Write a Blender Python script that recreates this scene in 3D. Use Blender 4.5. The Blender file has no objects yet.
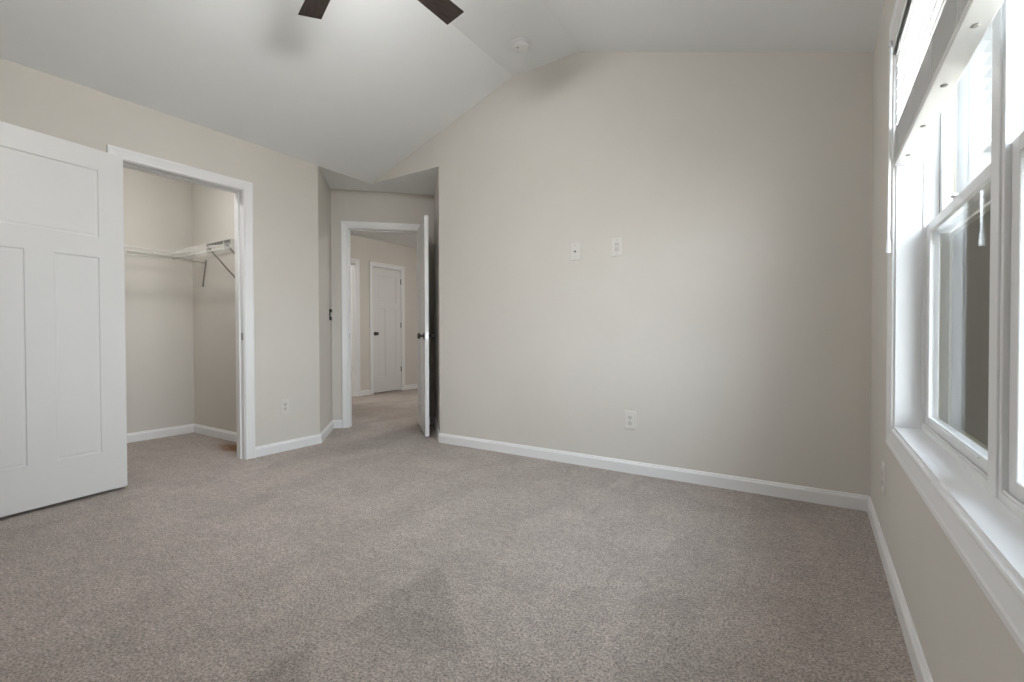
import bpy, bmesh, math, random
from mathutils import Vector, Matrix
random.seed(7)
S = bpy.context.scene
COL = S.collection
R2 = math.sqrt(0.5)

# ------------------------------------------------------------------ camera
cam = bpy.data.cameras.new('camera')
cam.sensor_width = 36.0
cam.lens = 469.42 / 1024 * 36
cam.clip_start = 0.02
camo = bpy.data.objects.new('camera', cam)
COL.objects.link(camo)
yaw, pitch, roll = math.radians(32.856), math.radians(-0.756), math.radians(-0.15)
R0 = Vector((math.cos(yaw), math.sin(yaw), 0))
Fh = Vector((-math.sin(yaw), math.cos(yaw), 0))
F0 = Fh * math.cos(pitch) + Vector((0, 0, math.sin(pitch)))
U0 = R0.cross(F0)
D0 = -U0
Rr = R0 * math.cos(roll) - D0 * math.sin(roll)
Dr = R0 * math.sin(roll) + D0 * math.cos(roll)
camo.matrix_world = Matrix(((Rr.x, -Dr.x, -F0.x, -0.252), (Rr.y, -Dr.y, -F0.y, -3.1443),
                            (Rr.z, -Dr.z, -F0.z, 0.9515), (0, 0, 0, 1)))
S.camera = camo

# ------------------------------------------------------------------ world and exposure
SKY = 0.42; GLOW = 11.5
w = bpy.data.worlds.new('world')
S.world = w
w.use_nodes = True
nt = w.node_tree
bg = nt.nodes['Background']
bg.inputs[1].default_value = SKY
geo = nt.nodes.new('ShaderNodeTexCoord')
sep = nt.nodes.new('ShaderNodeSeparateXYZ')
rmp = nt.nodes.new('ShaderNodeValToRGB')
rmp.color_ramp.elements[0].position = 0.0
rmp.color_ramp.elements[0].color = (0.90, 0.94, 1.0, 1)
rmp.color_ramp.elements[1].position = 0.7
rmp.color_ramp.elements[1].color = (0.78, 0.87, 1.0, 1)
nt.links.new(geo.outputs['Generated'], sep.inputs[0])
nt.links.new(sep.outputs[2], rmp.inputs[0])
nt.links.new(rmp.outputs[0], bg.inputs[0])
# thin cloud: the sky is brightest low in the south east and dims round to the north
gd = nt.nodes.new('ShaderNodeVectorMath'); gd.operation = 'DOT_PRODUCT'
nt.links.new(geo.outputs['Generated'], gd.inputs[0]); gd.inputs[1].default_value = Vector((0.80, -0.58, 0.05)).normalized()
gm = nt.nodes.new('ShaderNodeMapRange'); gm.interpolation_type = 'SMOOTHERSTEP'
gm.inputs['From Min'].default_value = 0.25; gm.inputs['From Max'].default_value = 1.0
gm.inputs['To Min'].default_value = SKY; gm.inputs['To Max'].default_value = SKY + GLOW
nt.links.new(gd.outputs['Value'], gm.inputs[0]); nt.links.new(gm.outputs[0], bg.inputs[1])
S.view_settings.view_transform = 'Standard'
S.view_settings.look = 'None'
S.view_settings.exposure = 0.86
S.view_settings.gamma = 1.0
S.view_settings.use_curve_mapping = False
cy = S.cycles
cy.use_denoising = True
cy.max_bounces = 14
cy.diffuse_bounces = 9
cy.transparent_max_bounces = 16
cy.caustics_reflective = False
cy.caustics_refractive = False
cy.sample_clamp_indirect = 8.0

def portal(name, loc, rot, sx, sy):
    l = bpy.data.lights.new(name, 'AREA')
    l.shape = 'RECTANGLE'; l.size = sx; l.size_y = sy
    l.cycles.is_portal = True
    o = bpy.data.objects.new(name, l); COL.objects.link(o)
    o.location = loc; o.rotation_euler = rot
    return o
sun = bpy.data.lights.new('sun', 'SUN'); sun.energy = 28.0; sun.angle = math.radians(2); sun.color = (1, 0.96, 0.9)
suno = bpy.data.objects.new('sun', sun); COL.objects.link(suno)
suno.rotation_euler = Vector((-0.75, 0.45, 1.0)).to_track_quat('Z', 'Y').to_euler()
# portals only guide the sky light through the window opening
portal('window_portal', (0.24, -1.7275, 1.33), (0, math.radians(90), 0), 1.6, 1.8)

# ------------------------------------------------------------------ materials
def mat(name, color, rough=0.5, metal=0.0, spec=0.5, noise=0.0, nscale=8.0, bump=0.0, bscale=200.0, emis=None, es=0.0):
    m = bpy.data.materials.new(name); m.use_nodes = True
    n = m.node_tree.nodes; L = m.node_tree.links
    b = n['Principled BSDF']
    b.inputs['Roughness'].default_value = rough
    b.inputs['Metallic'].default_value = metal
    b.inputs['Specular IOR Level'].default_value = spec
    tc = n.new('ShaderNodeTexCoord')
    t = n.new('ShaderNodeTexNoise'); t.inputs['Scale'].default_value = nscale; t.inputs['Detail'].default_value = 4
    L.new(tc.outputs['Object'], t.inputs['Vector'])
    r = n.new('ShaderNodeValToRGB')
    k = noise
    r.color_ramp.elements[0].position = 0.3; r.color_ramp.elements[1].position = 0.7
    r.color_ramp.elements[0].color = tuple(c * (1 - k) for c in color) + (1,)
    r.color_ramp.elements[1].color = tuple(min(1, c * (1 + k)) for c in color) + (1,)
    L.new(t.outputs['Fac'], r.inputs[0]); L.new(r.outputs[0], b.inputs['Base Color'])
    if bump:
        t2 = n.new('ShaderNodeTexNoise'); t2.inputs['Scale'].default_value = bscale; t2.inputs['Detail'].default_value = 3
        L.new(tc.outputs['Object'], t2.inputs['Vector'])
        bp = n.new('ShaderNodeBump'); bp.inputs['Strength'].default_value = bump; bp.inputs['Distance'].default_value = 0.002
        L.new(t2.outputs['Fac'], bp.inputs['Height']); L.new(bp.outputs[0], b.inputs['Normal'])
    if emis:
        b.inputs['Emission Color'].default_value = tuple(emis) + (1,)
        b.inputs['Emission Strength'].default_value = es
    return m

M = {}
M['wall'] = mat('greige_wall_paint', (0.605, 0.580, 0.540), 0.75, noise=0.012, nscale=3, bump=0.06, bscale=260, spec=0.3)
M['ceil'] = mat('flat_ceiling_paint', (0.80, 0.82, 0.83), 0.9, noise=0.01, nscale=2, bump=0.05, bscale=160, spec=0.2)
M['trim'] = mat('white_semigloss_trim', (0.75, 0.755, 0.765), 0.38, noise=0.008, nscale=4)
M['door'] = mat('white_door_paint', (0.68, 0.68, 0.68), 0.45, noise=0.008, nscale=5)
M['vinyl'] = mat('white_window_vinyl', (0.70, 0.705, 0.71), 0.35, noise=0.005)
M['slat'] = mat('white_blind_slat', (0.68, 0.68, 0.675), 0.45, noise=0.01)
M['plate'] = mat('white_plastic_plate', (0.64, 0.625, 0.595), 0.35, noise=0.005)
M['socket'] = mat('plate_insert_plastic', (0.56, 0.545, 0.515), 0.4, noise=0.005)
M['black'] = mat('black_plastic', (0.012, 0.012, 0.012), 0.4, noise=0.1)
M['nickel'] = mat('dark_satin_nickel', (0.10, 0.097, 0.094), 0.34, metal=1.0, noise=0.05)
M['steel'] = mat('strike_plate_steel', (0.35, 0.35, 0.36), 0.3, metal=1.0, noise=0.05)
M['wire'] = mat('white_coated_wire', (0.66, 0.65, 0.62), 0.45, noise=0.01)
M['grey'] = mat('grey_end_cap', (0.30, 0.29, 0.27), 0.5, noise=0.02)
M['darkstrip'] = mat('dark_grey_strip', (0.09, 0.085, 0.07), 0.6, noise=0.05)
M['opal'] = mat('opal_fill_lamp_glass', (0.85, 0.83, 0.78), 0.4, emis=(1, 0.99, 0.975), es=100.0)  # glow of the lamp added under the fan
M['hallfill'] = mat('fill_lamp_glass', (0.85, 0.83, 0.78), 0.4, emis=(1, 0.97, 0.93), es=62.0)  # glow of the added hall and far room lamps
M['closetfill'] = mat('closet_fill_lamp_glass', (0.85, 0.83, 0.78), 0.4, emis=(1, 0.985, 0.96), es=62.0)  # glow of the added closet lamp

def wood():
    m = bpy.data.materials.new('dark_walnut_blade'); m.use_nodes = True
    n = m.node_tree.nodes; L = m.node_tree.links; b = n['Principled BSDF']
    tc = n.new('ShaderNodeTexCoord'); mp = n.new('ShaderNodeMapping'); mp.inputs['Scale'].default_value = (3, 45, 3)
    t = n.new('ShaderNodeTexNoise'); t.inputs['Scale'].default_value = 3; t.inputs['Detail'].default_value = 8
    r = n.new('ShaderNodeValToRGB')
    r.color_ramp.elements[0].position = 0.35; r.color_ramp.elements[1].position = 0.7
    r.color_ramp.elements[0].color = (0.018, 0.012, 0.010, 1); r.color_ramp.elements[1].color = (0.060, 0.040, 0.034, 1)
    L.new(tc.outputs['Object'], mp.inputs[0]); L.new(mp.outputs[0], t.inputs['Vector'])
    L.new(t.outputs['Fac'], r.inputs[0]); L.new(r.outputs[0], b.inputs['Base Color'])
    b.inputs['Roughness'].default_value = 0.5
    return m
M['wood'] = wood()

def carpet():
    m = bpy.data.materials.new('greige_cut_pile_carpet'); m.use_nodes = True
    n = m.node_tree.nodes; L = m.node_tree.links; b = n['Principled BSDF']
    b.inputs['Roughness'].default_value = 0.95
    b.inputs['Specular IOR Level'].default_value = 0.1
    b.inputs['Sheen Weight'].default_value = 0.15
    tc = n.new('ShaderNodeTexCoord')
    def noise(scale, det, rough=0.5, dist=0.0, vec=None):
        t = n.new('ShaderNodeTexNoise'); t.inputs['Scale'].default_value = scale
        t.inputs['Detail'].default_value = det; t.inputs['Roughness'].default_value = rough
        t.inputs['Distortion'].default_value = dist
        L.new(vec or tc.outputs['Object'], t.inputs['Vector']); return t
    def ramp(src, p0, v0, p1, v1):
        r = n.new('ShaderNodeMapRange'); r.inputs['From Min'].default_value = p0; r.inputs['From Max'].default_value = p1
        r.inputs['To Min'].default_value = v0; r.inputs['To Max'].default_value = v1
        L.new(src, r.inputs['Value']); return r.outputs[0]
    def mul(a, c):
        r = n.new('ShaderNodeMath'); r.operation = 'MULTIPLY'; L.new(a, r.inputs[0]); L.new(c, r.inputs[1]); return r.outputs[0]
    tuft = ramp(noise(125, 3, 0.75).outputs['Fac'], 0.36, 0.50, 0.62, 1.42)
    clump = ramp(noise(30, 3, 0.6).outputs['Fac'], 0.3, 0.84, 0.7, 1.14)
    # footprints and vacuum strokes: pile pushed one way or the other
    mp = n.new('ShaderNodeMapping'); mp.inputs['Rotation'].default_value = (0, 0, 0.62); mp.inputs['Scale'].default_value = (2.6, 0.75, 1)
    L.new(tc.outputs['Object'], mp.inputs[0])
    vo = n.new('ShaderNodeTexVoronoi'); vo.inputs['Scale'].default_value = 1.25
    nz = noise(2.2, 2, 0.5)
    mx = n.new('ShaderNodeMixRGB'); mx.blend_type = 'LINEAR_LIGHT'; mx.inputs[0].default_value = 0.22
    L.new(mp.outputs[0], mx.inputs[1]); L.new(nz.outputs['Color'], mx.inputs[2]); L.new(mx.outputs[0], vo.inputs['Vector'])
    bw = n.new('ShaderNodeSeparateColor'); L.new(vo.outputs['Color'], bw.inputs[0])
    stroke = ramp(bw.outputs[0], 0.0, 0.94, 1.0, 1.06)
    foot = ramp(noise(4.5, 3, 0.6, 0.5).outputs['Fac'], 0.35, 0.93, 0.65, 1.07)
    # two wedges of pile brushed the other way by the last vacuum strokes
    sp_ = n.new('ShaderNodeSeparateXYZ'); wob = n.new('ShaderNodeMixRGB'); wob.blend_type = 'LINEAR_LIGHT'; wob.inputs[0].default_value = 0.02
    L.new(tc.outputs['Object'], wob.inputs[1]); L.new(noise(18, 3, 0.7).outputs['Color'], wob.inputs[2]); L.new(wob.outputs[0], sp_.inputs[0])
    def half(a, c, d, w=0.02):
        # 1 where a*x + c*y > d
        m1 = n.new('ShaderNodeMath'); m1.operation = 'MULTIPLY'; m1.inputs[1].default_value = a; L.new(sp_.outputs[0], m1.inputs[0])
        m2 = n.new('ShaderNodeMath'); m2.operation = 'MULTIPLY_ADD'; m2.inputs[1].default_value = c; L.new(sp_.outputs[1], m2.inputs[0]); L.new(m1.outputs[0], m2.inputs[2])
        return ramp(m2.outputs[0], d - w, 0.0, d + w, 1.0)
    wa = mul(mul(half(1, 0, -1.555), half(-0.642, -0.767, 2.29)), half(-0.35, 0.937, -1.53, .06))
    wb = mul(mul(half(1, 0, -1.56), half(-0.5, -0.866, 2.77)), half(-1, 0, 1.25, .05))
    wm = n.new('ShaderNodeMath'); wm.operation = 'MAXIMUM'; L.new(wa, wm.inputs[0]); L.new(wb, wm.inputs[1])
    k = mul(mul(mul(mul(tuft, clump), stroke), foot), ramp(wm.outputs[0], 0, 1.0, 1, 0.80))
    cc = n.new('ShaderNodeVectorMath'); cc.operation = 'SCALE'
    # orange-brown patch of carpet in the closet corner behind the jamb
    st = n.new('ShaderNodeVectorMath'); st.operation = 'DISTANCE'
    sx = n.new('ShaderNodeMapping'); sx.inputs['Scale'].default_value = (0.36, 1, 1); L.new(tc.outputs['Object'], sx.inputs[0])
    st.inputs[1].default_value = (-4.33 * 0.36, -1.085, 0.0)
    L.new(sx.outputs[0], st.inputs[0])
    sn = noise(14, 3, 0.6)
    ad = n.new('ShaderNodeMath'); ad.operation = 'ADD'
    L.new(st.outputs['Value'], ad.inputs[0]); L.new(ramp(sn.outputs['Fac'], 0.3, -0.03, 0.7, 0.03), ad.inputs[1])
    sf = ramp(ad.outputs[0], 0.05, 1.0, 0.11, 0.0)
    mc = n.new('ShaderNodeMixRGB'); L.new(sf, mc.inputs[0])
    mc.inputs[1].default_value = (0.372, 0.325, 0.295, 1); mc.inputs[2].default_value = (0.24, 0.115, 0.045, 1)
    L.new(mc.outputs[0], cc.inputs[0]); L.new(k, cc.inputs['Scale'])
    L.new(cc.outputs[0], b.inputs['Base Color'])
    bp = n.new('ShaderNodeBump'); bp.inputs['Strength'].default_value = 0.9; bp.inputs['Distance'].default_value = 0.008
    L.new(noise(125, 3, 0.75).outputs['Fac'], bp.inputs['Height']); L.new(bp.outputs[0], b.inputs['Normal'])
    return m
M['carpet'] = carpet()

def glass_mat(name, tint, extra=0.0):
    m = bpy.data.materials.new(name); m.use_nodes = True
    n = m.node_tree.nodes; L = m.node_tree.links; n.remove(n['Principled BSDF'])
    out = n['Material Output']
    tr = n.new('ShaderNodeBsdfTransparent'); tr.inputs[0].default_value = tint + (1,)
    gl = n.new('ShaderNodeBsdfGlossy'); gl.inputs['Roughness'].default_value = 0.003
    # Schlick reflectance of one face of the pane, the same seen from either side
    ge = n.new('ShaderNodeNewGeometry'); dt = n.new('ShaderNodeVectorMath'); dt.operation = 'DOT_PRODUCT'
    L.new(ge.outputs['Incoming'], dt.inputs[0]); L.new(ge.outputs['Normal'], dt.inputs[1])
    def mth(op, a, b_):
        k = n.new('ShaderNodeMath'); k.operation = op
        for i_, q in enumerate((a, b_)):
            if q is None: continue
            if isinstance(q, float): k.inputs[i_].default_value = q
            else: L.new(q, k.inputs[i_])
        return k
    ab = mth('ABSOLUTE', dt.outputs['Value'], None); om = mth('SUBTRACT', 1.0, ab.outputs[0]); pw = mth('POWER', om.outputs[0], 5.0)
    ml = mth('MULTIPLY', pw.outputs[0], 0.96); d = mth('ADD', ml.outputs[0], 0.04)
    mx = n.new('ShaderNodeMixShader'); L.new(d.outputs[0], mx.inputs[0]); L.new(tr.outputs[0], mx.inputs[1]); L.new(gl.outputs[0], mx.inputs[2])
    L.new(mx.outputs[0], out.inputs[0])
    return m
M['glass'] = glass_mat('clear_window_glass', (0.95, 0.97, 0.96))

def screen_mat():
    m = bpy.data.materials.new('charcoal_insect_screen'); m.use_nodes = True
    n = m.node_tree.nodes; L = m.node_tree.links; b = n['Principled BSDF']
    b.inputs['Base Color'].default_value = (0.020, 0.018, 0.014, 1); b.inputs['Roughness'].default_value = 0.8; b.inputs['Specular IOR Level'].default_value = 0.1
    tr = n.new('ShaderNodeBsdfTransparent')
    # open area of a woven mesh falls with the angle it is seen at
    lw = n.new('ShaderNodeNewGeometry'); dt = n.new('ShaderNodeVectorMath'); dt.operation = 'DOT_PRODUCT'
    L.new(lw.outputs['Incoming'], dt.inputs[0]); L.new(lw.outputs['Normal'], dt.inputs[1])
    ab = n.new('ShaderNodeMath'); ab.operation = 'ABSOLUTE'; L.new(dt.outputs['Value'], ab.inputs[0])
    r = n.new('ShaderNodeMapRange'); r.inputs['From Min'].default_value = 0.20; r.inputs['From Max'].default_value = 0.60
    r.inputs['To Min'].default_value = 0.05; r.inputs['To Max'].default_value = 0.80
    L.new(ab.outputs[0], r.inputs[0])
    mx = n.new('ShaderNodeMixShader'); L.new(r.outputs[0], mx.inputs[0]); L.new(b.outputs[0], mx.inputs[1]); L.new(tr.outputs[0], mx.inputs[2])
    L.new(mx.outputs[0], n['Material Output'].inputs[0])
    return m
M['screen'] = screen_mat()

def siding(name, col):
    m = bpy.data.materials.new(name); m.use_nodes = True
    n = m.node_tree.nodes; L = m.node_tree.links; b = n['Principled BSDF']
    tc = n.new('ShaderNodeTexCoord'); t = n.new('ShaderNodeTexNoise'); t.inputs['Scale'].default_value = 5
    L.new(tc.outputs['Object'], t.inputs['Vector'])
    r = n.new('ShaderNodeValToRGB')
    r.color_ramp.elements[0].color = tuple(c * .93 for c in col) + (1,); r.color_ramp.elements[1].color = tuple(col) + (1,)
    L.new(t.outputs['Fac'], r.inputs[0]); L.new(r.outputs[0], b.inputs['Base Color']); b.inputs['Roughness'].default_value = 0.7
    return m
M['tan'] = siding('tan_lap_siding', (0.42, 0.36, 0.26))
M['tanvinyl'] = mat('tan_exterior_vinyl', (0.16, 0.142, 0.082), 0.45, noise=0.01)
M['roof'] = mat('grey_shingle', (0.10, 0.09, 0.085), 0.9, noise=0.3, nscale=30)
M['grass'] = mat('dry_lawn', (0.42, 0.41, 0.39), 0.95, noise=0.4, nscale=20)
M['bark'] = mat('tree_bark', (0.09, 0.065, 0.045), 0.9, noise=0.3, nscale=20)
M['leaf'] = mat('tree_leaves', (0.07, 0.12, 0.03), 0.8, noise=0.4, nscale=10)

# ------------------------------------------------------------------ mesh helpers
def link(name, bm, m, parent=None, smooth=False, kind=None, label=None, bevel=0.0, loc=None):
    bmesh.ops.recalc_face_normals(bm, faces=bm.faces)
    me = bpy.data.meshes.new(name)
    if loc is not None:
        bmesh.ops.translate(bm, verts=bm.verts, vec=-Vector(loc))
    bm.to_mesh(me); bm.free()
    me.materials.append(M[m])
    if smooth:
        for p in me.polygons: p.use_smooth = True
    o = bpy.data.objects.new(name, me); COL.objects.link(o)
    if loc is not None: o.location = loc
    if parent: o.parent = parent
    if kind: o['kind'] = kind
    if label: o['label'] = label
    if bevel:
        b = o.modifiers.new('bevel', 'BEVEL'); b.width = bevel; b.segments = 2; b.limit_method = 'ANGLE'; b.angle_limit = math.radians(40)
    return o

def thing(name, label=None, cat=None, loc=(0, 0, 0), rot=(0, 0, 0), group=None, kind=None):
    o = bpy.data.objects.new(name, None); COL.objects.link(o)
    o.location = loc; o.rotation_euler = rot; o.empty_display_size = 0.05
    if label: o['label'] = label
    if cat: o['category'] = cat
    if group: o['group'] = group
    if kind: o['kind'] = kind
    return o

def box(bm, a, b, T=None):
    x0, y0, z0 = a; x1, y1, z1 = b
    vs = [Vector((x, y, z)) for x in (x0, x1) for y in (y0, y1) for z in (z0, z1)]
    if T: vs = [Vector(T(v)) for v in vs]
    v = [bm.verts.new(p) for p in vs]
    for f in ((0, 1, 3, 2), (4, 6, 7, 5), (0, 4, 5, 1), (2, 3, 7, 6), (0, 2, 6, 4), (1, 5, 7, 3)):
        bm.faces.new([v[i] for i in f])
    return v

def prism(bm, poly, vec):
    """extrude a closed 3D polygon along vec"""
    vec = Vector(vec)
    a = [bm.verts.new(Vector(p)) for p in poly]; b = [bm.verts.new(Vector(p) + vec) for p in poly]
    bm.faces.new(a[::-1]); bm.faces.new(b)
    n = len(a)
    for i in range(n):
        bm.faces.new((a[i], a[(i + 1) % n], b[(i + 1) % n], b[i]))

def strip(bm, rows):
    """skin a list of equal-length rings of points"""
    V = [[bm.verts.new(Vector(p)) for p in r] for r in rows]
    n = len(V[0])
    for a, b in zip(V, V[1:]):
        for i in range(n):
            bm.faces.new((a[i], a[(i + 1) % n], b[(i + 1) % n], b[i]))
    bm.faces.new(V[0][::-1]); bm.faces.new(V[-1])

def tube(bm, p, q, r, seg=8, r2=None):
    p = Vector(p); q = Vector(q); d = (q - p).normalized()
    a = d.orthogonal().normalized(); b = d.cross(a); r2 = r if r2 is None else r2
    strip(bm, [[p + (a * math.cos(t) + b * math.sin(t)) * r for t in [2 * math.pi * i / seg for i in range(seg)]],
               [q + (a * math.cos(t) + b * math.sin(t)) * r2 for t in [2 * math.pi * i / seg for i in range(seg)]]])

def lathe(bm, prof, seg=32, T=None):
    """prof: list of (radius, z)"""
    rows = []
    for r, z in prof:
        ring = [Vector((max(r, 1e-4) * math.cos(2 * math.pi * i / seg), max(r, 1e-4) * math.sin(2 * math.pi * i / seg), z)) for i in range(seg)]
        if T: ring = [Vector(T(v)) for v in ring]
        rows.append(ring)
    strip(bm, rows)

class Frame:
    """a wall plane: u runs along it, z up, n out of the face into the room"""
    def __init__(s, o, u, n): s.o = Vector(o); s.u = Vector(u); s.n = Vector(n)
    def __call__(s, v): return s.o + s.u * v[0] + s.n * v[1] + Vector((0, 0, v[2]))

def wall(name, F, u0, u1, z0, z1, thick, openings=(), kind='structure', m='wall'):
    """solid wall behind the face of frame F (n<0 is inside the wall) with rectangular openings (ua, ub, za, zb)"""
    bm = bmesh.new()
    us = sorted({u0, u1} | {x for o in openings for x in o[:2]}); zs = sorted({z0, z1} | {x for o in openings for x in o[2:]})
    def solid(i, j):
        if i < 0 or j < 0 or i >= len(us) - 1 or j >= len(zs) - 1: return False
        uc = (us[i] + us[i + 1]) / 2; zc = (zs[j] + zs[j + 1]) / 2
        return not any(o[0] < uc < o[1] and o[2] < zc < o[3] for o in openings)
    P = {}
    def v(i, k, j):
        key = (i, k, j)
        if key not in P: P[key] = bm.verts.new(F((us[i], 0 if k == 0 else -thick, zs[j])))
        return P[key]
    for i in range(len(us) - 1):
        for j in range(len(zs) - 1):
            if not solid(i, j): continue
            bm.faces.new((v(i, 0, j), v(i + 1, 0, j), v(i + 1, 0, j + 1), v(i, 0, j + 1)))
            bm.faces.new((v(i, 1, j), v(i, 1, j + 1), v(i + 1, 1, j + 1), v(i + 1, 1, j)))
            for di, dj, e in ((-1, 0, ((i, j), (i, j + 1))), (1, 0, ((i + 1, j), (i + 1, j + 1))), (0, -1, ((i, j), (i + 1, j))), (0, 1, ((i, j + 1), (i + 1, j + 1)))):
                if not solid(i + di, j + dj):
                    (a, b), (c, d) = e
                    bm.faces.new((v(a, 0, b), v(c, 0, d), v(c, 1, d), v(a, 1, b)))
    return link(name, bm, m, kind=kind)

CAS = [(0, 0), (0, .010), (.004, .012), (.010, .0125), (.014, .0105), (.020, .0115), (.048, .0165), (.054, .0185), (.066, .0185), (.070, .015), (.070, 0)]
def casing(bm, F, u0, u1, z0, z1, floor=True):
    """mitred moulding round an opening; with floor=True it stands on the floor, else all four sides"""
    if floor:
        path = [((u0, z0), (-1, 0)), ((u0, z1), (-1, 1)), ((u1, z1), (1, 1)), ((u1, z0), (1, 0))]
    else:
        path = [((u0, z0), (-1, -1)), ((u0, z1), (-1, 1)), ((u1, z1), (1, 1)), ((u1, z0), (1, -1)), ((u0, z0), (-1, -1))]
    rows = [[F((p[0] + d * o[0], h, p[1] + d * o[1])) for d, h in CAS] for p, o in path]
    if floor: strip(bm, rows)
    else:
        for a, b in zip(rows, rows[1:]): strip(bm, [a, b])

BASE = [(0, 0), (.014, 0), (.014, .062), (.012, .068), (.0085, .073), (.0075, .079), (.004, .083), (0, .083)]
def baseboard(name, pts, side=1, z=0.0):
    """moulding swept along a floor polyline; side=+1 puts it to the left of the direction of travel"""
    bm = bmesh.new(); P = [Vector((p[0], p[1], 0)) for p in pts]; rows = []
    for i, p in enumerate(P):
        ds = []
        if i: ds.append((p - P[i - 1]).normalized())
        if i < len(P) - 1: ds.append((P[i + 1] - p).normalized())
        ns = [Vector((-d.y, d.x, 0)) * side for d in ds]
        mN = sum(ns, Vector()) / len(ns); mN = mN / mN.length_squared if len(ns) > 1 else ns[0]
        rows.append([p + mN * t + Vector((0, 0, h + z)) for t, h in BASE])
    strip(bm, rows)
    return link(name, bm, 'trim', kind='structure')

# ------------------------------------------------------------------ room geometry
W = 3.919; YC = -0.595; XB = -3.0455; YR = -3.80; H = 2.44; ZF = 2.993; XF1 = -1.6735; XF2 = -2.2688
SL, SR, TD = -3.192, -2.154, 3.03                  # 45 degree entry recess: s across, t along
def ST(s, t, z=0.0): return Vector(((s - t) * R2, (s + t) * R2, z))

bm = bmesh.new(); box(bm, (-8.2, YR - .15, -.12), (.165, 4.7, 0)); link('floor', bm, 'carpet', kind='structure')

FR = Frame((0, 0, 0), (0, 1, 0), (-1, 0, 0))       # right wall, u = y
WY0, WY1, WZ0, WZ1 = -2.57, -.885, .590, 2.065
wall('wall_right', FR, YR, .12, 0, H, .165, [(WY0, WY1, WZ0, WZ1)])
bm = bmesh.new()
gable = lambda y, h: [(XB, y, 0), (0, y, 0), (0, y, H), (XF1, y, ZF), (XF2, y, ZF), (-W, y, h), (XB, y, h)]
strip(bm, [gable(0, H), gable(.12, H + .06)])
link('wall_back', bm, 'wall', kind='structure')
FLW = Frame((-W, 0, 0), (0, 1, 0), (1, 0, 0))      # closet wall
CO0, CO1, CZ = -2.000, -1.229, 2.069
wall('wall_left', FLW, YR, YC, 0, H, .115, [(CO0, CO1, 0, CZ)])
FFR = Frame((0, YR, 0), (1, 0, 0), (0, 1, 0))
bm = bmesh.new()
prism(bm, [(-W, YR, H), (0, YR, H), (XF1, YR, ZF), (XF2, YR, ZF)], (0, -.15, 0))
wf = wall('wall_front', FFR, -W - .115, .165, 0, H, .15)
link('wall_front_gable', bm, 'wall', kind='structure')
# vaulted ceiling: two slopes and the flat between them
bm = bmesh.new()
prism(bm, [(.165, YR - .15, H), (0, YR - .15, H), (XF1, YR - .15, ZF), (XF2, YR - .15, ZF), (-W, YR - .15, H), (-W - .1, YR - .15, H + .05), (-W - .1, YR - .15, H + .15), (XF2, YR - .15, ZF + .15), (XF1, YR - .15, ZF + .15), (.165, YR - .15, H + .15)], (0, -YR + .15 + .0, 0))
link('ceiling', bm, 'ceil', kind='structure')
# entry recess
A = ST(SL, (W + YC) * R2); B = ST(SL, TD); Cc = ST(SR, TD); Dd = Vector((XB, 0, 0))
bm = bmesh.new()
prism(bm, [Vector((-W - .004, YC, H)), Vector((-W - .004, .004, H)), Vector((XB, .004, H)), ST(SR, TD + .0, H), ST(SL, TD + .0, H)], (0, 0, .08))
link('ceiling_entry', bm, 'ceil', kind='structure')
T0 = (W + YC) * R2
FEL = Frame(ST(SL, 0), (-R2, R2, 0), (R2, R2, 0))  # left side of recess, u = t, faces +s
bm = bmesh.new()
prism(bm, [(-W, YC, 0), ST(SL, TD), ST(SL - .11, TD), (-W - .115, YC - .0, 0)], (0, 0, H))
link('wall_entry_left', bm, 'wall', kind='structure')
TR0 = -XB * R2
bm = bmesh.new()
prism(bm, [(XB, 0, 0), (XB + .17, .12, 0), ST(SR + .12, TD), ST(SR, TD)], (0, 0, H))
link('wall_entry_right', bm, 'wall', kind='structure')
FED = Frame(ST(0, TD), (R2, R2, 0), (R2, -R2, 0))  # wall with the entry door, u = s, faces the room
EO0, EO1, EZ = -3.039, -2.308, 2.062
wall('wall_entry_back', FED, SL - .11, SR + .12, 0, 2.6, .115, [(EO0, EO1, 0, EZ)])
# closet
CX, CY, CYL = -5.39, -.963, -2.75
wall('wall_closet_back', Frame((CX, 0, 0), (0, 1, 0), (1, 0, 0)), CYL - .1, CY + .1, 0, H, .1)
wall('wall_closet_right', Frame((0, CY, 0), (1, 0, 0), (0, -1, 0)), CX, -W - .115, 0, H, .1)
wall('wall_closet_left', Frame((0, CYL, 0), (1, 0, 0), (0, 1, 0)), CX, -W - .115, 0, H, .1)
bm = bmesh.new(); box(bm, (CX - .1, CYL - .1, H), (-W - .1, CY + .1, H + .08)); link('ceiling_closet', bm, 'ceil', kind='structure')
# hall beyond the entry door
HX, HZ, HY1 = -6.22, 2.49, 4.6
AD0, AD1, BD0, BD1 = .90, 1.655, 1.965, 2.606
FH = Frame((HX, 0, 0), (0, 1, 0), (1, 0, 0))
wall('wall_hall_left', FH, -.1, HY1, 0, HZ, .115, [(AD0, AD1, 0, 2.069), (BD0, BD1, 0, 2.072)])
wall('wall_hall_front', Frame((0, .02, 0), (1, 0, 0), (0, 1, 0)), HX, -4.57, 0, HZ, .1)
wall('wall_hall_back', Frame((0, HY1, 0), (1, 0, 0), (0, -1, 0)), HX - .1, -3.5, 0, HZ, .1)
wall('wall_hall_right', Frame((-3.62, 0, 0), (0, 1, 0), (-1, 0, 0)), .72, HY1, 0, HZ, .1)
bm = bmesh.new()
prism(bm, [(HX - .1, -.1, HZ), (-4.57, -.1, HZ), ST(SL - .11, TD + .115, HZ), ST(SR + .12, TD + .115, HZ), (-3.5, .75, HZ), (-3.5, HY1, HZ), (HX - .1, HY1, HZ)], (0, 0, .08))
link('ceiling_hall', bm, 'ceil', kind='structure')
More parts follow.
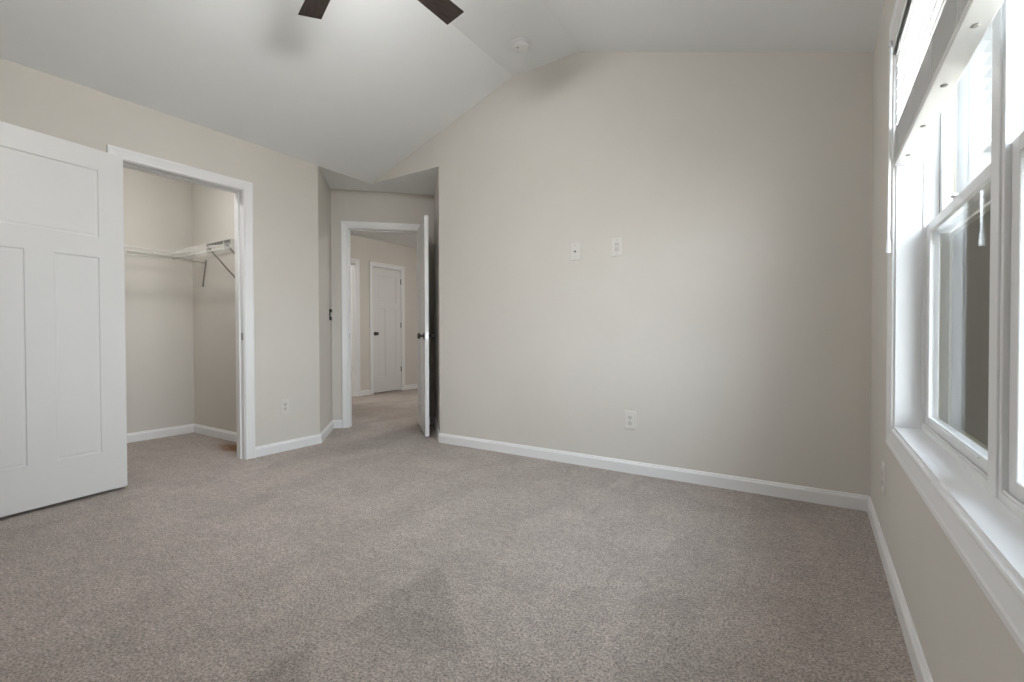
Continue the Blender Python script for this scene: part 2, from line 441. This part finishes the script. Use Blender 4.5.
# small room behind the open hall doorway
bm = bmesh.new()
box(bm, (-8.1, -.2, 0), (-8.0, 3.0, 2.44)); box(bm, (-8.1, 2.9, 0), (HX - .115, 3.0, 2.44)); box(bm, (-8.1, -.2, 0), (HX - .115, -.1, 2.44))
link('wall_far_room', bm, 'wall', kind='structure')
bm = bmesh.new(); box(bm, (-8.1, -.2, 2.44), (HX - .115, 3.0, 2.5)); link('ceiling_far_room', bm, 'ceil', kind='structure')

# ------------------------------------------------------------------ baseboards
CW = .058
baseboard('baseboard_right', [(0, YR), (0, 0), (XB, 0)], 1).name = 'baseboard_back'
baseboard('baseboard_left', [(-W, CO1 + CW), (-W, YC), ST(SL, TD), ST(EO0 - CW, TD)], -1)
baseboard('baseboard_front', [(-W, CO0 - CW), (-W, YR), (0, YR)], 1)
baseboard('baseboard_entry', [(XB, 0), ST(SR, TD), ST(EO1 + .058, TD)], 1)
baseboard('baseboard_closet', [(-W - .115, CYL), (CX, CYL), (CX, CY), (-W - .115, CY)], -1)
baseboard('baseboard_hall', [(HX, AD1 + CW), (HX, BD0 - CW)], -1)
baseboard('baseboard_hall_far', [(HX, BD1 + CW), (HX, HY1)], -1)

# ------------------------------------------------------------------ door frames
def doorframe(name, F, u0, u1, H0, depth, stop_at, both=True, strike=None):
    """jamb lining, stop and casing of a doorway"""
    t = bpy.data.objects.new(name, None); COL.objects.link(t); t['kind'] = 'structure'
    bm = bmesh.new(); casing(bm, F, u0 + .012, u1 - .012, 0, H0 - .012)
    if both:
        G = Frame(F((0, -depth, 0)), F.u, -F.n); casing(bm, G, u0 + .012, u1 - .012, 0, H0 - .012)
    link('casing', bm, 'trim', t)
    bm = bmesh.new(); j = .016
    box(bm, (u0, 0.0005, 0), (u0 + j, -depth - .0005, H0), F); box(bm, (u1 - j, 0.0005, 0), (u1, -depth - .0005, H0), F)
    box(bm, (u0 + j, 0.0005, H0 - j), (u1 - j, -depth - .0005, H0), F)
    link('jamb', bm, 'trim', t, bevel=.0015)
    bm = bmesh.new(); a, b = stop_at; k = .011
    box(bm, (u0 + j, -a, 0), (u0 + j + k, -b, H0 - j - k), F); box(bm, (u1 - j - k, -a, 0), (u1 - j, -b, H0 - j - k), F)
    box(bm, (u0 + j, -a, H0 - j - k), (u1 - j, -b, H0 - j), F)
    link('door_stop', bm, 'trim', t, bevel=.002)
    if strike:
        su, sd, sz = strike
        bm = bmesh.new(); g = 1 if su < (u0 + u1) / 2 else -1
        box(bm, (su, -sd - .014, sz - .028), (su + g * .002, -sd + .014, sz + .028), F)
        link('strike_plate', bm, 'steel', t, bevel=.0005)
    return t
# every jamb sits 16 mm inside its rough opening
doorframe('trim_1', FLW, CO0, CO1, CZ, .115, (.040, .075), strike=(CO1 - .016, .018, .945))
doorframe('trim_2', FED, EO0, EO1, EZ, .115, (.040, .075), strike=(EO0 + .016, .018, .945))
doorframe('trim_3', FH, AD0, AD1, 2.069, .115, (.040, .075), both=False)
doorframe('trim_4', FH, BD0, BD1, 2.072, .115, (.045, .080), both=False)

# ------------------------------------------------------------------ doors
def door_leaf_bm(w, h, th, panels, side=1):
    """leaf from hinge edge at the local origin, along +x (side=-1: along -x), thickness y 0..-th; recessed panels on both faces"""
    bm = bmesh.new()
    xs = sorted({0, w} | {x for p in panels for x in p[:2]}); zs = sorted({0, h} | {z for p in panels for z in p[2:]})
    inp = lambda x, z: any(p[0] < x < p[1] and p[2] < z < p[3] for p in panels)
    V = {}
    def v(x, y, z):
        k = (round(x, 5), round(y, 5), round(z, 5))
        if k not in V: V[k] = bm.verts.new((side * x, y, z))
        return V[k]
    for y in (0, -th):
        for i in range(len(xs) - 1):
            for j in range(len(zs) - 1):
                if inp((xs[i] + xs[i + 1]) / 2, (zs[j] + zs[j + 1]) / 2): continue
                bm.faces.new((v(xs[i], y, zs[j]), v(xs[i + 1], y, zs[j]), v(xs[i + 1], y, zs[j + 1]), v(xs[i], y, zs[j + 1])))
        s = -1 if y == 0 else 1
        for a, b, c, d in panels:
            # rings: edge, step down, small bead, field
            rings = []
            for off, dep in ((0, 0), (.003, .0055), (.010, .0060), (.020, .0045)):
                rings.append([(a + off, y + s * dep, c + off), (b - off, y + s * dep, c + off), (b - off, y + s * dep, d - off), (a + off, y + s * dep, d - off)])
            for r0, r1 in zip(rings, rings[1:]):
                for k in range(4):
                    if r0 is rings[0]:
                        # subdivided outer edge keeps the face grid watertight
                        p, q = r0[k], r0[(k + 1) % 4]
                        mids = [(x, p[1], z) for x in xs for z in zs if (abs(x - p[0]) < 1e-6 and abs(x - q[0]) < 1e-6 and min(p[2], q[2]) < z - 1e-6 and z + 1e-6 < max(p[2], q[2])) or (abs(z - p[2]) < 1e-6 and abs(z - q[2]) < 1e-6 and min(p[0], q[0]) < x - 1e-6 and x + 1e-6 < max(p[0], q[0]))]
                        mids.sort(key=lambda m_: (m_[0] - p[0]) ** 2 + (m_[2] - p[2]) ** 2)
                        bm.faces.new([v(*p)] + [v(*m_) for m_ in mids] + [v(*q), v(*r1[(k + 1) % 4]), v(*r1[k])])
                    else:
                        bm.faces.new((v(*r0[k]), v(*r0[(k + 1) % 4]), v(*r1[(k + 1) % 4]), v(*r1[k])))
            bm.faces.new([v(*p) for p in rings[-1]])
    for i in range(len(xs) - 1):
        for z in (0, h): bm.faces.new((v(xs[i], 0, z), v(xs[i + 1], 0, z), v(xs[i + 1], -th, z), v(xs[i], -th, z)))
    for j in range(len(zs) - 1):
        for x in (0, w): bm.faces.new((v(x, 0, zs[j]), v(x, 0, zs[j + 1]), v(x, -th, zs[j + 1]), v(x, -th, zs[j])))
    return bm

def knob_set(parent, x, z, th, side=1):
    for y, s in ((0, 1), (-th, -1)):
        T = lambda p, y=y, s=s: (side * x + p.x, y + s * p.z, z + p.y)
        bm = bmesh.new()
        lathe(bm, [(0, 0), (.032, 0), (.032, .005), (.026, .009), (.012, .011), (.011, .026), (.014, .032), (.024, .038), (.0275, .047), (.0265, .056), (.019, .062), (0, .064)], 28, T)
        link('door_knob', bm, 'nickel', parent, smooth=True)
    bm = bmesh.new(); box(bm, (side * (x + .058), -th / 2 - .0125, z - .028), (side * (x + .0615), -th / 2 + .0125, z + .028))
    link('latch_plate', bm, 'steel', parent)

def hinges(parent, zs, th, side=1, y=0.006):
    for z in zs:
        bm = bmesh.new(); tube(bm, (-side * .004, y, z - .045), (-side * .004, y, z + .045), .008, 12)
        tube(bm, (-side * .004, y, z + .045), (-side * .004, y, z + .050), .0045, 12, .002)
        box(bm, (-side * .0035, y - .004, z - .044), (side * .0005, -th * .8, z + .044))
        link('hinge', bm, 'nickel', parent)

def mk_door(n, w, h, loc, ang, side, panels, zs, knob_x, hy, kz=.925):
    t = thing('door_%d' % n, kind='structure', loc=loc, rot=(0, 0, ang))
    link('door_leaf', door_leaf_bm(w, h, .035, panels, side), 'door', t, bevel=.0)
    knob_set(t, knob_x, kz, .035, side); hinges(t, zs, .035, side, hy)
    return t
HZs = (.30, 1.07, 1.83)
# closet door, swung open flat against the wall: hinge pivot near (-3.875,-1.985); local +x runs along the leaf
ang = math.atan2(-.558, .081)
mk_door(1, .745, 2.035, (-3.846, -1.999, .020), ang, 1,
        [(.128, .334, .238, 1.396), (.456, .640, .238, 1.396), (.128, .640, 1.517, 1.912)], HZs, .685, -.041)
# entry door, swung 90 degrees into the recess
pe = ST(-2.296, 3.032)
mk_door(2, .700, 2.030, (pe.x, pe.y, .018), math.radians(-40.5), 1,
        [(.115, .302, .235, 1.385), (.412, .600, .235, 1.385), (.115, .600, 1.50, 1.885)], HZs, .640, .006)
# hall door, shut
mk_door(3, .603, 2.028, (HX - .006, BD1 - .019, .020), math.radians(-90), 1,
        [(.110, .258, .250, 1.37), (.345, .493, .250, 1.37), (.110, .493, 1.47, 1.90)], (.35, 1.10, 1.84), .555, .003, .955)
# door of the far room, open into that room along the jamb
mk_door(4, .70, 2.030, (HX - .126, AD1 - .024, .010), math.radians(180), 1,
        [(.115, .295, .235, 1.395), (.405, .585, .235, 1.395), (.115, .585, 1.515, 1.91)], (.36, 1.07, 1.82), .64, .003)

# ------------------------------------------------------------------ windows in the right wall
bm = bmesh.new(); casing(bm, FR, WY0 + .004, WY1 - .004, WZ0 + .004, WZ1 - .004, floor=False)
link('trim_5', bm, 'trim', kind='structure')
bm = bmesh.new(); J = .012; D = .075        # white returns lining the opening, a sill board at the bottom
def lining(bm, F, u0, u1, z0, z1, D):
    box(bm, (u0, .001, z0), (u0 + J, -D, z1), F); box(bm, (u1 - J, .001, z0), (u1, -D, z1), F)
    box(bm, (u0 + J, .001, z1 - J), (u1 - J, -D, z1), F); box(bm, (u0 + J, .001, z0), (u1 - J, -D, z0 + J), F)
lining(bm, FR, WY0, WY1, WZ0, WZ1, D)
link('trim_6', bm, 'trim', kind='structure', bevel=.001)

def rect_frame(bm, F, u0, u1, z0, z1, d0, d1, wl, wr, wb, wt):
    """a mitre-less picture frame between depth d0 and d1 behind the wall face"""
    box(bm, (u0, -d0, z0), (u0 + wl, -d1, z1), F); box(bm, (u1 - wr, -d0, z0), (u1, -d1, z1), F)
    box(bm, (u0 + wl, -d0, z0), (u1 - wr, -d1, z0 + wb), F); box(bm, (u0 + wl, -d0, z1 - wt), (u1 - wr, -d1, z1), F)

def window_unit(n, F, u0, u1, z0, z1, d, mid=1.327):
    t = thing('window_%d' % n, kind='structure', loc=F((0, 0, 0)) if False else (0, 0, 0))
    bm = bmesh.new(); rect_frame(bm, F, u0, u1, z0, z1, d, .1185, .018, .018, .030, .026)
    # sloped inner sill and parting ledges of the vinyl frame
    box(bm, (u0 + .018, -d - .002, z0 + .03), (u1 - .018, -d - .007, z0 + .036), F)
    link('window_frame', bm, 'vinyl', t, bevel=.0015)
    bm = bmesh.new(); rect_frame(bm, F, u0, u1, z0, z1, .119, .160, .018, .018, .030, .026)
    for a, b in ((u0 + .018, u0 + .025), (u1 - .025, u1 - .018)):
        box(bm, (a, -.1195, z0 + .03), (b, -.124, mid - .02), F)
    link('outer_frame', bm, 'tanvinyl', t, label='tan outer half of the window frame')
    a, b = u0 + .018, u1 - .018
    # lower sash, inner track
    bm = bmesh.new(); rect_frame(bm, F, a + .001, b - .001, z0 + .032, mid + .018, d + .010, d + .038, .045, .045, .034, .034)
    box(bm, (a + .10, -d - .010, z0 + .058), (b - .10, -d - .004, z0 + .063), F)
    ls = link('sash', bm, 'vinyl', t, bevel=.003)
    bm = bmesh.new(); box(bm, (a + .044, -d - .016, z0 + .065), (b - .044, -d - .0175, mid - .014), F)
    g = link('glass_pane', bm, 'glass', ls); 
    bm = bmesh.new(); cu = (a + b) / 2
    box(bm, (cu - .030, -d - .012, mid + .018), (cu + .030, -d - .036, mid + .024), F); box(bm, (cu - .008, -d - .006, mid + .024), (cu + .022, -d - .018, mid + .031), F)
    link('sash_lock', bm, 'vinyl', ls, bevel=.002)
    # upper sash, outer track
    bm = bmesh.new(); rect_frame(bm, F, a + .001, b - .001, mid - .018, z1 - .028, d + .044, d + .070, .040, .040, .034, .040)
    us = link('sash', bm, 'vinyl', t, bevel=.003)
    bm = bmesh.new(); box(bm, (a + .039, -d - .058, mid + .014), (b - .039, -d - .0595, z1 - .066), F)
    link('glass_pane', bm, 'glass', us)
    # half insect screen outside the lower sash
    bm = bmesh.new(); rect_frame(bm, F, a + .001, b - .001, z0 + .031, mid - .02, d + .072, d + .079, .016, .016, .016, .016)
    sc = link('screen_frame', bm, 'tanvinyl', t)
    bm = bmesh.new(); box(bm, (a + .016, -d - .0755, z0 + .046), (b - .016, -d - .0757, mid - .035), F)
    link('screen_mesh', bm, 'screen', sc)
    return t
MU = (WY0 + WY1) / 2
window_unit(1, FR, MU + .028, WY1 - .001, WZ0 + .001, WZ1 - .001, D)
window_unit(2, FR, WY0 + .001, MU - .028, WZ0 + .001, WZ1 - .001, D)
bm = bmesh.new(); box(bm, (MU - .0275, -D + .004, WZ0 + J), (MU + .0275, -.160, WZ1 - J), FR); link('trim_7', bm, 'vinyl', kind='structure', bevel=.002)

# ------------------------------------------------------------------ blind
def make_blind():
    t = thing('window_blind', 'wide white slatted blind half drawn up over the window', 'blind', loc=(.016, MU, WZ1 - J))
    y0, y1 = WY0 + J + .004 - MU, WY1 - J - .004 - MU
    top = -.001
    def B(name, a, b, m='slat', bev=.001): 
        bm = bmesh.new(); box(bm, a, b); return link(name, bm, m, t, bevel=bev)
    B('headrail', (-.020, y0, top - .045), (.026, y1, top))
    B('valance', (-.040, y0 - .0, top - .070), (-.033, y1, top + .0), bev=.002)
    for y in (y0, y1 - .006): B('valance_return', (-.033, y, top - .070), (-.020, y + .006, top))
    zb = 1.573 - (WZ1 - J)                                # underside of the bottom rail
    bm = bmesh.new(); box(bm, (-.026, y0, zb), (.026, y1, zb + .016)); rail = link('bottom_rail', bm, 'slat', t, bevel=.003)
    def slat(z, tilt):
        bm = bmesh.new(); rows = []
        prof = [(-.025, 0), (-.012, .0015), (0, .002), (.012, .0015), (.025, 0), (.025, -.0025), (.012, -.001), (0, -.0005), (-.012, -.001), (-.025, -.0025)]
        c, s = math.cos(tilt), math.sin(tilt)
        for y in (y0 + .004, y1 - .004): rows.append([(px * c - pz * s, y, px * s + pz * c) for px, pz in prof])
        strip(bm, rows); o = link('slat', bm, 'slat', t); o.location = (0, 0, z); return o
    z = zb + .0195; n = 0
    while z < zb + .130:
        slat(z, random.uniform(-.02, .02)); z += .0062; n += 1
    z += .030; 
    while z < top - .055:
        slat(z, math.radians(24)); z += .043
    yh = [-1.02 - MU - k * .272 for k in range(6)]
    for y in yh:
        for x in (-.0262, .0262):
            bm = bmesh.new(); tube(bm, (x, y, zb + .012), (x, y, top - .04), .0009, 5); link('ladder_cord', bm, 'slat', t)
        bm = bmesh.new(); lathe(bm, [(0, 0), (.006, 0), (.0075, -.002), (.005, -.004), (0, -.004)], 14, lambda p, y=y: (p.x, y + p.y, p.z + zb)); link('cord_plug', bm, 'grey', rail)
    # tilt wand near the far jamb
    wy = y1 - .075
    bm = bmesh.new(); tube(bm, (-.044, wy, top - .062), (-.047, wy + .004, 1.29 - (WZ1 - J)), .0042, 6); tube(bm, (-.047, wy + .004, 1.29 - (WZ1 - J)), (-.0475, wy + .004, 1.245 - (WZ1 - J)), .0062, 8, .008)
    wd = link('tilt_wand', bm, 'slat', t)
    bm = bmesh.new(); tube(bm, (-.038, wy, top - .060), (-.050, wy, top - .062), .003, 6); tube(bm, (-.046, wy, top - .050), (-.046, wy, top - .070), .006, 8); link('wand_hook', bm, 'slat', wd)
    return t
make_blind()

# ------------------------------------------------------------------ wall plates
def plate(name, label, cat, F, u, z, style, group=None):
    p = F((u, 0, z)); T = lambda v: F((u + v[0], v[1], z + v[2]))
    ang = math.atan2(F.n.y, F.n.x) + math.pi / 2
    t = thing(name, label, cat, loc=p, rot=(0, 0, ang), group=group)
    # local frame: x along wall, -y out of the wall
    w, h = .040, .0635
    bm = bmesh.new()
    strip(bm, [[(-w, 0, -h), (w, 0, -h), (w, 0, h), (-w, 0, h)], [(-w, -.003, -h), (w, -.003, -h), (w, -.003, h), (-w, -.003, h)],
               [(-w + .004, -.006, -h + .004), (w - .004, -.006, -h + .004), (w - .004, -.006, h - .004), (-w + .004, -.006, h - .004)]])
    link('cover_plate', bm, 'plate', t)
    def disc(x, z0, r, d0, d1, m, nm, par=t):
        bm = bmesh.new(); lathe(bm, [(0, 0), (r, 0), (r, d1 - d0), (0, d1 - d0)], 18, lambda q: (x + q.x, -d0 - q.z, z0 + q.y)); return link(nm, bm, m, par)
    def slots(dz, par):
        for x, hh in ((-.0065, .0045), (.0065, .0038)):
            bm = bmesh.new(); box(bm, (x - .0012, -.0074, dz + .002 - hh), (x + .0012, -.0081, dz + .002 + hh)); link('socket_slot', bm, 'black', par)
    if style == 'duplex':
        for dz in (-.0195, .0195):
            bm = bmesh.new(); ring = []
            for i in range(24):
                a = 2 * math.pi * i / 24; ring.append((max(-.0165, min(.0165, .019 * math.cos(a))), .0145 * math.sin(a) + dz))
            strip(bm, [[(x, -.005, z0) for x, z0 in ring], [(x, -.0078, z0) for x, z0 in ring]])
            r = link('receptacle', bm, 'socket', t)
            slots(dz, r)
            bm = bmesh.new(); lathe(bm, [(0, 0), (.0026, 0), (.0026, .0007), (0, .0007)], 10, lambda q: (q.x, -.0074 - q.z, dz - .0085 + q.y))
            link('ground_hole', bm, 'black', r)
        disc(0, 0, .0035, .005, .0068, 'steel', 'screw')
    elif style == 'decora':
        bm = bmesh.new(); box(bm, (-.0165, -.004, -.0335), (.0165, -.0078, .0335)); r = link('receptacle', bm, 'socket', t, bevel=.001)
        for dz in (-.018, .018): slots(dz, r)
        for z0 in (-.0485, .0485): disc(0, z0, .003, .005, .0068, 'steel', 'screw')
    elif style == 'coax':
        disc(0, 0, .0085, .005, .0085, 'steel', 'coax_nut'); disc(0, 0, .0050, .0085, .016, 'black', 'coax_jack')
        for z0 in (-.0415, .0415): disc(0, z0, .003, .005, .0068, 'steel', 'screw')
    return t
FB = Frame((0, 0, 0), (1, 0, 0), (0, -1, 0))
plate('coaxial_wall_plate', 'white wall plate with one small dark round cable jack, high on the back wall', 'cable outlet', FB, -1.728, 1.558, 'coax')
plate('electrical_outlet', 'white rectangular outlet high on the back wall, right of the cable jack plate', 'outlet', FB, -1.411, 1.558, 'decora')
plate('electrical_outlet', 'white outlet low on the back wall above the baseboard', 'outlet', FB, -1.316, .363, 'duplex')
plate('electrical_outlet', 'white outlet on the closet wall between closet casing and entry corner', 'outlet', FLW, -.918, .367, 'duplex')
plate('electrical_outlet', 'white outlet under the window on the right wall, seen nearly edge on', 'outlet', FR, -.60, .335, 'duplex')

# black control on the side wall of the entry recess
sp = ST(SL, 2.90, 1.157)
t = thing('wall_control', 'small black control hung on the entry side wall near the door frame', 'wall control', loc=sp, rot=(0, 0, math.radians(135)))
bm = bmesh.new(); box(bm, (-.018, -.010, -.050), (.018, 0, .050)); link('cradle', bm, 'black', t, bevel=.002)
bm = bmesh.new(); box(bm, (-.022, -.024, .022), (.022, 0, .056)); link('upper_housing', bm, 'black', t, bevel=.006)
bm = bmesh.new(); box(bm, (-.020, -.022, -.056), (.020, 0, -.022)); link('lower_housing', bm, 'black', t, bevel=.006)

# ------------------------------------------------------------------ smoke detector
t = thing('smoke_detector', 'round white smoke detector on the flat strip of the ceiling', 'smoke detector', loc=(-1.995, -.325, ZF))
bm = bmesh.new(); lathe(bm, [(0, 0), (.066, 0), (.066, -.010), (.062, -.013), (0, -.013)], 40); link('mounting_base', bm, 'trim', t)
bm = bmesh.new(); lathe(bm, [(0, -.013), (.056, -.013), (.056, -.018), (.060, -.020), (.058, -.034), (.048, -.042), (.020, -.044), (0, -.044)], 40); link('housing', bm, 'trim', t, smooth=False)
bm = bmesh.new(); lathe(bm, [(0, -.0435), (.007, -.0435), (.007, -.046), (0, -.046)], 14, lambda q: (q.x - .004, q.y - .030, q.z)); link('test_button', bm, 'grey', t)

# ------------------------------------------------------------------ ceiling fan
def make_fan():
    t = thing('ceiling_fan', 'ceiling fan with dark wood blades, two blade tips showing at the top edge', 'ceiling fan', loc=(-1.905, -1.83, ZF))
    bm = bmesh.new(); lathe(bm, [(0, 0), (.068, 0), (.068, -.012), (.055, -.045), (.030, -.060), (0, -.060)], 32); link('canopy', bm, 'nickel', t, smooth=False)
    bm = bmesh.new(); tube(bm, (0, 0, -.055), (0, 0, -.235), .0125, 16); link('downrod', bm, 'nickel', t, smooth=False)
    bm = bmesh.new(); lathe(bm, [(0, -.220), (.030, -.222), (.060, -.240), (.105, -.262), (.112, -.290), (.112, -.325), (.095, -.345), (.060, -.352), (0, -.352)], 40); link('motor_housing', bm, 'nickel', t, smooth=False)
    bm = bmesh.new(); lathe(bm, [(0, -.352), (.070, -.352), (.074, -.372), (0, -.372)], 32); fit = link('fill_lamp_fitter', bm, 'nickel', t)
    bm = bmesh.new(); lathe(bm, [(0, -.372), (.100, -.372), (.108, -.385), (.104, -.415), (.078, -.445), (.035, -.462), (0, -.465)], 40); link('fill_lamp_shade', bm, 'opal', t, smooth=True)  # unseen lamp added to the fan as fill light for the room
    for k in range(5):
        a = math.radians(88 + 72 * k)
        bm = bmesh.new(); tilt = math.radians(-11); rows = []
        for r, w0 in ((.20, .045), (.24, .050), (.45, .055), (.650, .060), (.660, .060)):
            ring = []
            for x, dz in ((-w0, 0), (w0, 0), (w0, .006), (-w0, .006)):
                ring.append((r, x * math.cos(tilt), x * math.sin(tilt) + dz))
            rows.append(ring)
        strip(bm, rows)
        b = link('blade', bm, 'wood', t, bevel=.0015); b.rotation_euler = (0, 0, a); b.location = (0, 0, -.345)
        bm = bmesh.new(); box(bm, (.095, -.016, .004), (.20, .016, .010)); box(bm, (.19, -.030, .0065), (.27, .030, .0105), lambda v: (v[0], v[1] * math.cos(tilt), v[2] + v[1] * math.sin(tilt)))
        br = link('blade_arm', bm, 'nickel', b)
    return t
make_fan()

# ------------------------------------------------------------------ wire shelves in the closet
def wire_shelf(label, along, c0, c1, wallc, lipc, z, braces):
    """along='y': runs in y against x=wallc; along='x': runs in x against y=wallc"""
    P = (lambda a, d, h: (d, a, h)) if along == 'y' else (lambda a, d, h: (a, d, h))
    o = P((c0 + c1) / 2, wallc, z)
    t = thing('wire_shelf', label, 'wire shelf', loc=o)
    O = Vector(o); L = lambda a, d, h: Vector(P(a, d, h)) - O
    sg = 1 if lipc > wallc else -1
    bm = bmesh.new(); n = int(abs(c1 - c0) / .0254)
    for i in range(n + 1):
        a = c0 + (c1 - c0) * i / n; tube(bm, L(a, wallc + sg * .006, z), L(a, lipc, z), .0015, 5); tube(bm, L(a, lipc, z + .001), L(a, lipc, z - .032), .0015, 5)
    link('wire_deck', bm, 'wire', t)
    bm = bmesh.new()
    for d, h in ((wallc + sg * .008, z - .003), (wallc + sg * .15, z - .003), (lipc, z + .0035), (lipc, z - .032)): tube(bm, L(c0, d, h), L(c1, d, h), .0032, 8)
    link('shelf_rails', bm, 'wire', t)
    bm = bmesh.new(); tube(bm, L(c0, lipc - sg * .012, z - .060), L(c1, lipc - sg * .012, z - .060), .005, 10); rod = link('hanging_rod', bm, 'wire', t, smooth=True)
    for a in braces:
        bm = bmesh.new(); tube(bm, L(a, lipc - sg * .004, z - .012), L(a, wallc + sg * .006, z - .030 - abs(lipc - wallc) * .98), .0058, 8)
        box(bm, L(a - .008, wallc + sg * .0005, z - .045 - abs(lipc - wallc) * .98), L(a + .008, wallc + sg * .007, z - .015 - abs(lipc - wallc) * .98)); link('support_brace', bm, 'grey', t)
        bm = bmesh.new(); box(bm, L(a - .003, lipc - sg * .040, z - .074), L(a + .003, lipc + sg * .004, z - .004)); link('rod_bracket', bm, 'wire', t, bevel=.001)
    return t
SZ = 1.700
back_shelf = wire_shelf('long white wire shelf on the back wall of the closet, left of the corner', 'y', CYL + .02, CY - .02, CX, CX + .305, SZ, (-1.595, -2.2))
o_ = back_shelf.location
bm = bmesh.new(); tube(bm, Vector((CX + .295, CY - .012, SZ - .035)) - o_, Vector((CX + .215, CY - .008, SZ - .27)) - o_, .0058, 8); tube(bm, Vector((CX + .215, CY - .0125, SZ - .27)) - o_, Vector((CX + .215, CY - .001, SZ - .27)) - o_, .010, 10)
link('end_brace', bm, 'grey', back_shelf)
sh = wire_shelf('white wire shelf on the right side wall of the closet with diagonal braces', 'x', CX + .32, -W - .14, CY, CY - .305, SZ, (-4.44, -4.15))
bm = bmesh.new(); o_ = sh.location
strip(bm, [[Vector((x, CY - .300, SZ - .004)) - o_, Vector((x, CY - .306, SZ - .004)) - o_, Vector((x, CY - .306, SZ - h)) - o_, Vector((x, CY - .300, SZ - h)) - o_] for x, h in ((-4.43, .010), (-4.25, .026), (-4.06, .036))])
link('lip_dark_strip', bm, 'darkstrip', sh, label='dark grey strip on the shelf edge')  # tapered dark grey strip along the shelf lip

# ------------------------------------------------------------------ lamps added out of view to light hall, closet and far room
t = thing('fill_lamp', 'added round fill lamp on the hall ceiling beyond the entry door', 'fill lamp', loc=(-4.15, 2.1, HZ))
bm = bmesh.new(); lathe(bm, [(0, 0), (.15, 0), (.15, -.02), (0, -.02)], 32); link('fill_lamp_base', bm, 'nickel', t)
bm = bmesh.new(); lathe(bm, [(0, -.02), (.14, -.02), (.13, -.06), (.08, -.09), (0, -.10)], 32); link('fill_lamp_shade', bm, 'hallfill', t, smooth=True)

t = thing('fill_lamp', 'added small round fill lamp on the closet ceiling behind the door head', 'fill lamp', loc=(-4.40, -1.85, H))  # unseen lamp added to light the closet from above
bm = bmesh.new(); lathe(bm, [(0, 0), (.10, 0), (.10, -.02), (0, -.02)], 32); link('fill_lamp_base', bm, 'nickel', t)
bm = bmesh.new(); lathe(bm, [(0, -.02), (.09, -.02), (.085, -.05), (.05, -.07), (0, -.078)], 32); link('fill_lamp_shade', bm, 'closetfill', t, smooth=True)

t = thing('fill_lamp', 'added round fill lamp in the far room beyond the hall', 'fill lamp', loc=(-7.2, .6, 2.44))  # unseen lamp added to brighten the jamb of the far doorway
bm = bmesh.new(); lathe(bm, [(0, 0), (.15, 0), (.15, -.02), (0, -.02)], 32); link('fill_lamp_base', bm, 'nickel', t)
bm = bmesh.new(); lathe(bm, [(0, -.02), (.14, -.02), (.13, -.06), (.08, -.09), (0, -.10)], 32); link('fill_lamp_shade', bm, 'hallfill', t, smooth=True)

# ------------------------------------------------------------------ outdoors
bm = bmesh.new(); box(bm, (-60, -60, -3.3), (80, 80, -3.2)); link('ground', bm, 'grass', kind='structure')
t = thing('neighbor_house', 'tan sided house seen through the right hand window', 'house', loc=(7, 15, -3.2))
bm = bmesh.new()
k = 0; z = 0
while z < 6.4:
    prism(bm, [(-5.0, -5.0, z), (-5.03, -5.0, z), (-5.005, -5.0, z + .2), (-5.0, -5.0, z + .2)], (0, 10, 0))
    prism(bm, [(-5.0, -5.0, z), (-5.0, -5.03, z), (-5.0, -5.005, z + .2), (-5.0, -5.0, z + .2)], (10, 0, 0)); z += .2
box(bm, (-5, -5, 0), (5, 5, 6.4)); link('siding', bm, 'tan', t)
bm = bmesh.new(); box(bm, (-5.05, -5.05, 0), (-4.9, -4.9, 6.4)); link('corner_board', bm, 'trim', t)
bm = bmesh.new(); prism(bm, [(-5.5, -5.5, 6.3), (5.5, -5.5, 6.3), (0, -5.5, 9.0)], (0, 11, 0)); link('roof', bm, 'roof', t)
for wx in (-3.6, -.4, 2.6):
    bm = bmesh.new(); rect_frame(bm, Frame((7 * 0, -5.03, 0), (1, 0, 0), (0, -1, 0)), wx, wx + 1.0, 4.0, 5.5, -.03, .02, .07, .07, .07, .07); f = link('window_frame', bm, 'trim', t)
    bm = bmesh.new(); box(bm, (wx + .07, -5.04, 4.07), (wx + .93, -5.035, 5.43)); link('window_glass', bm, 'black', f)
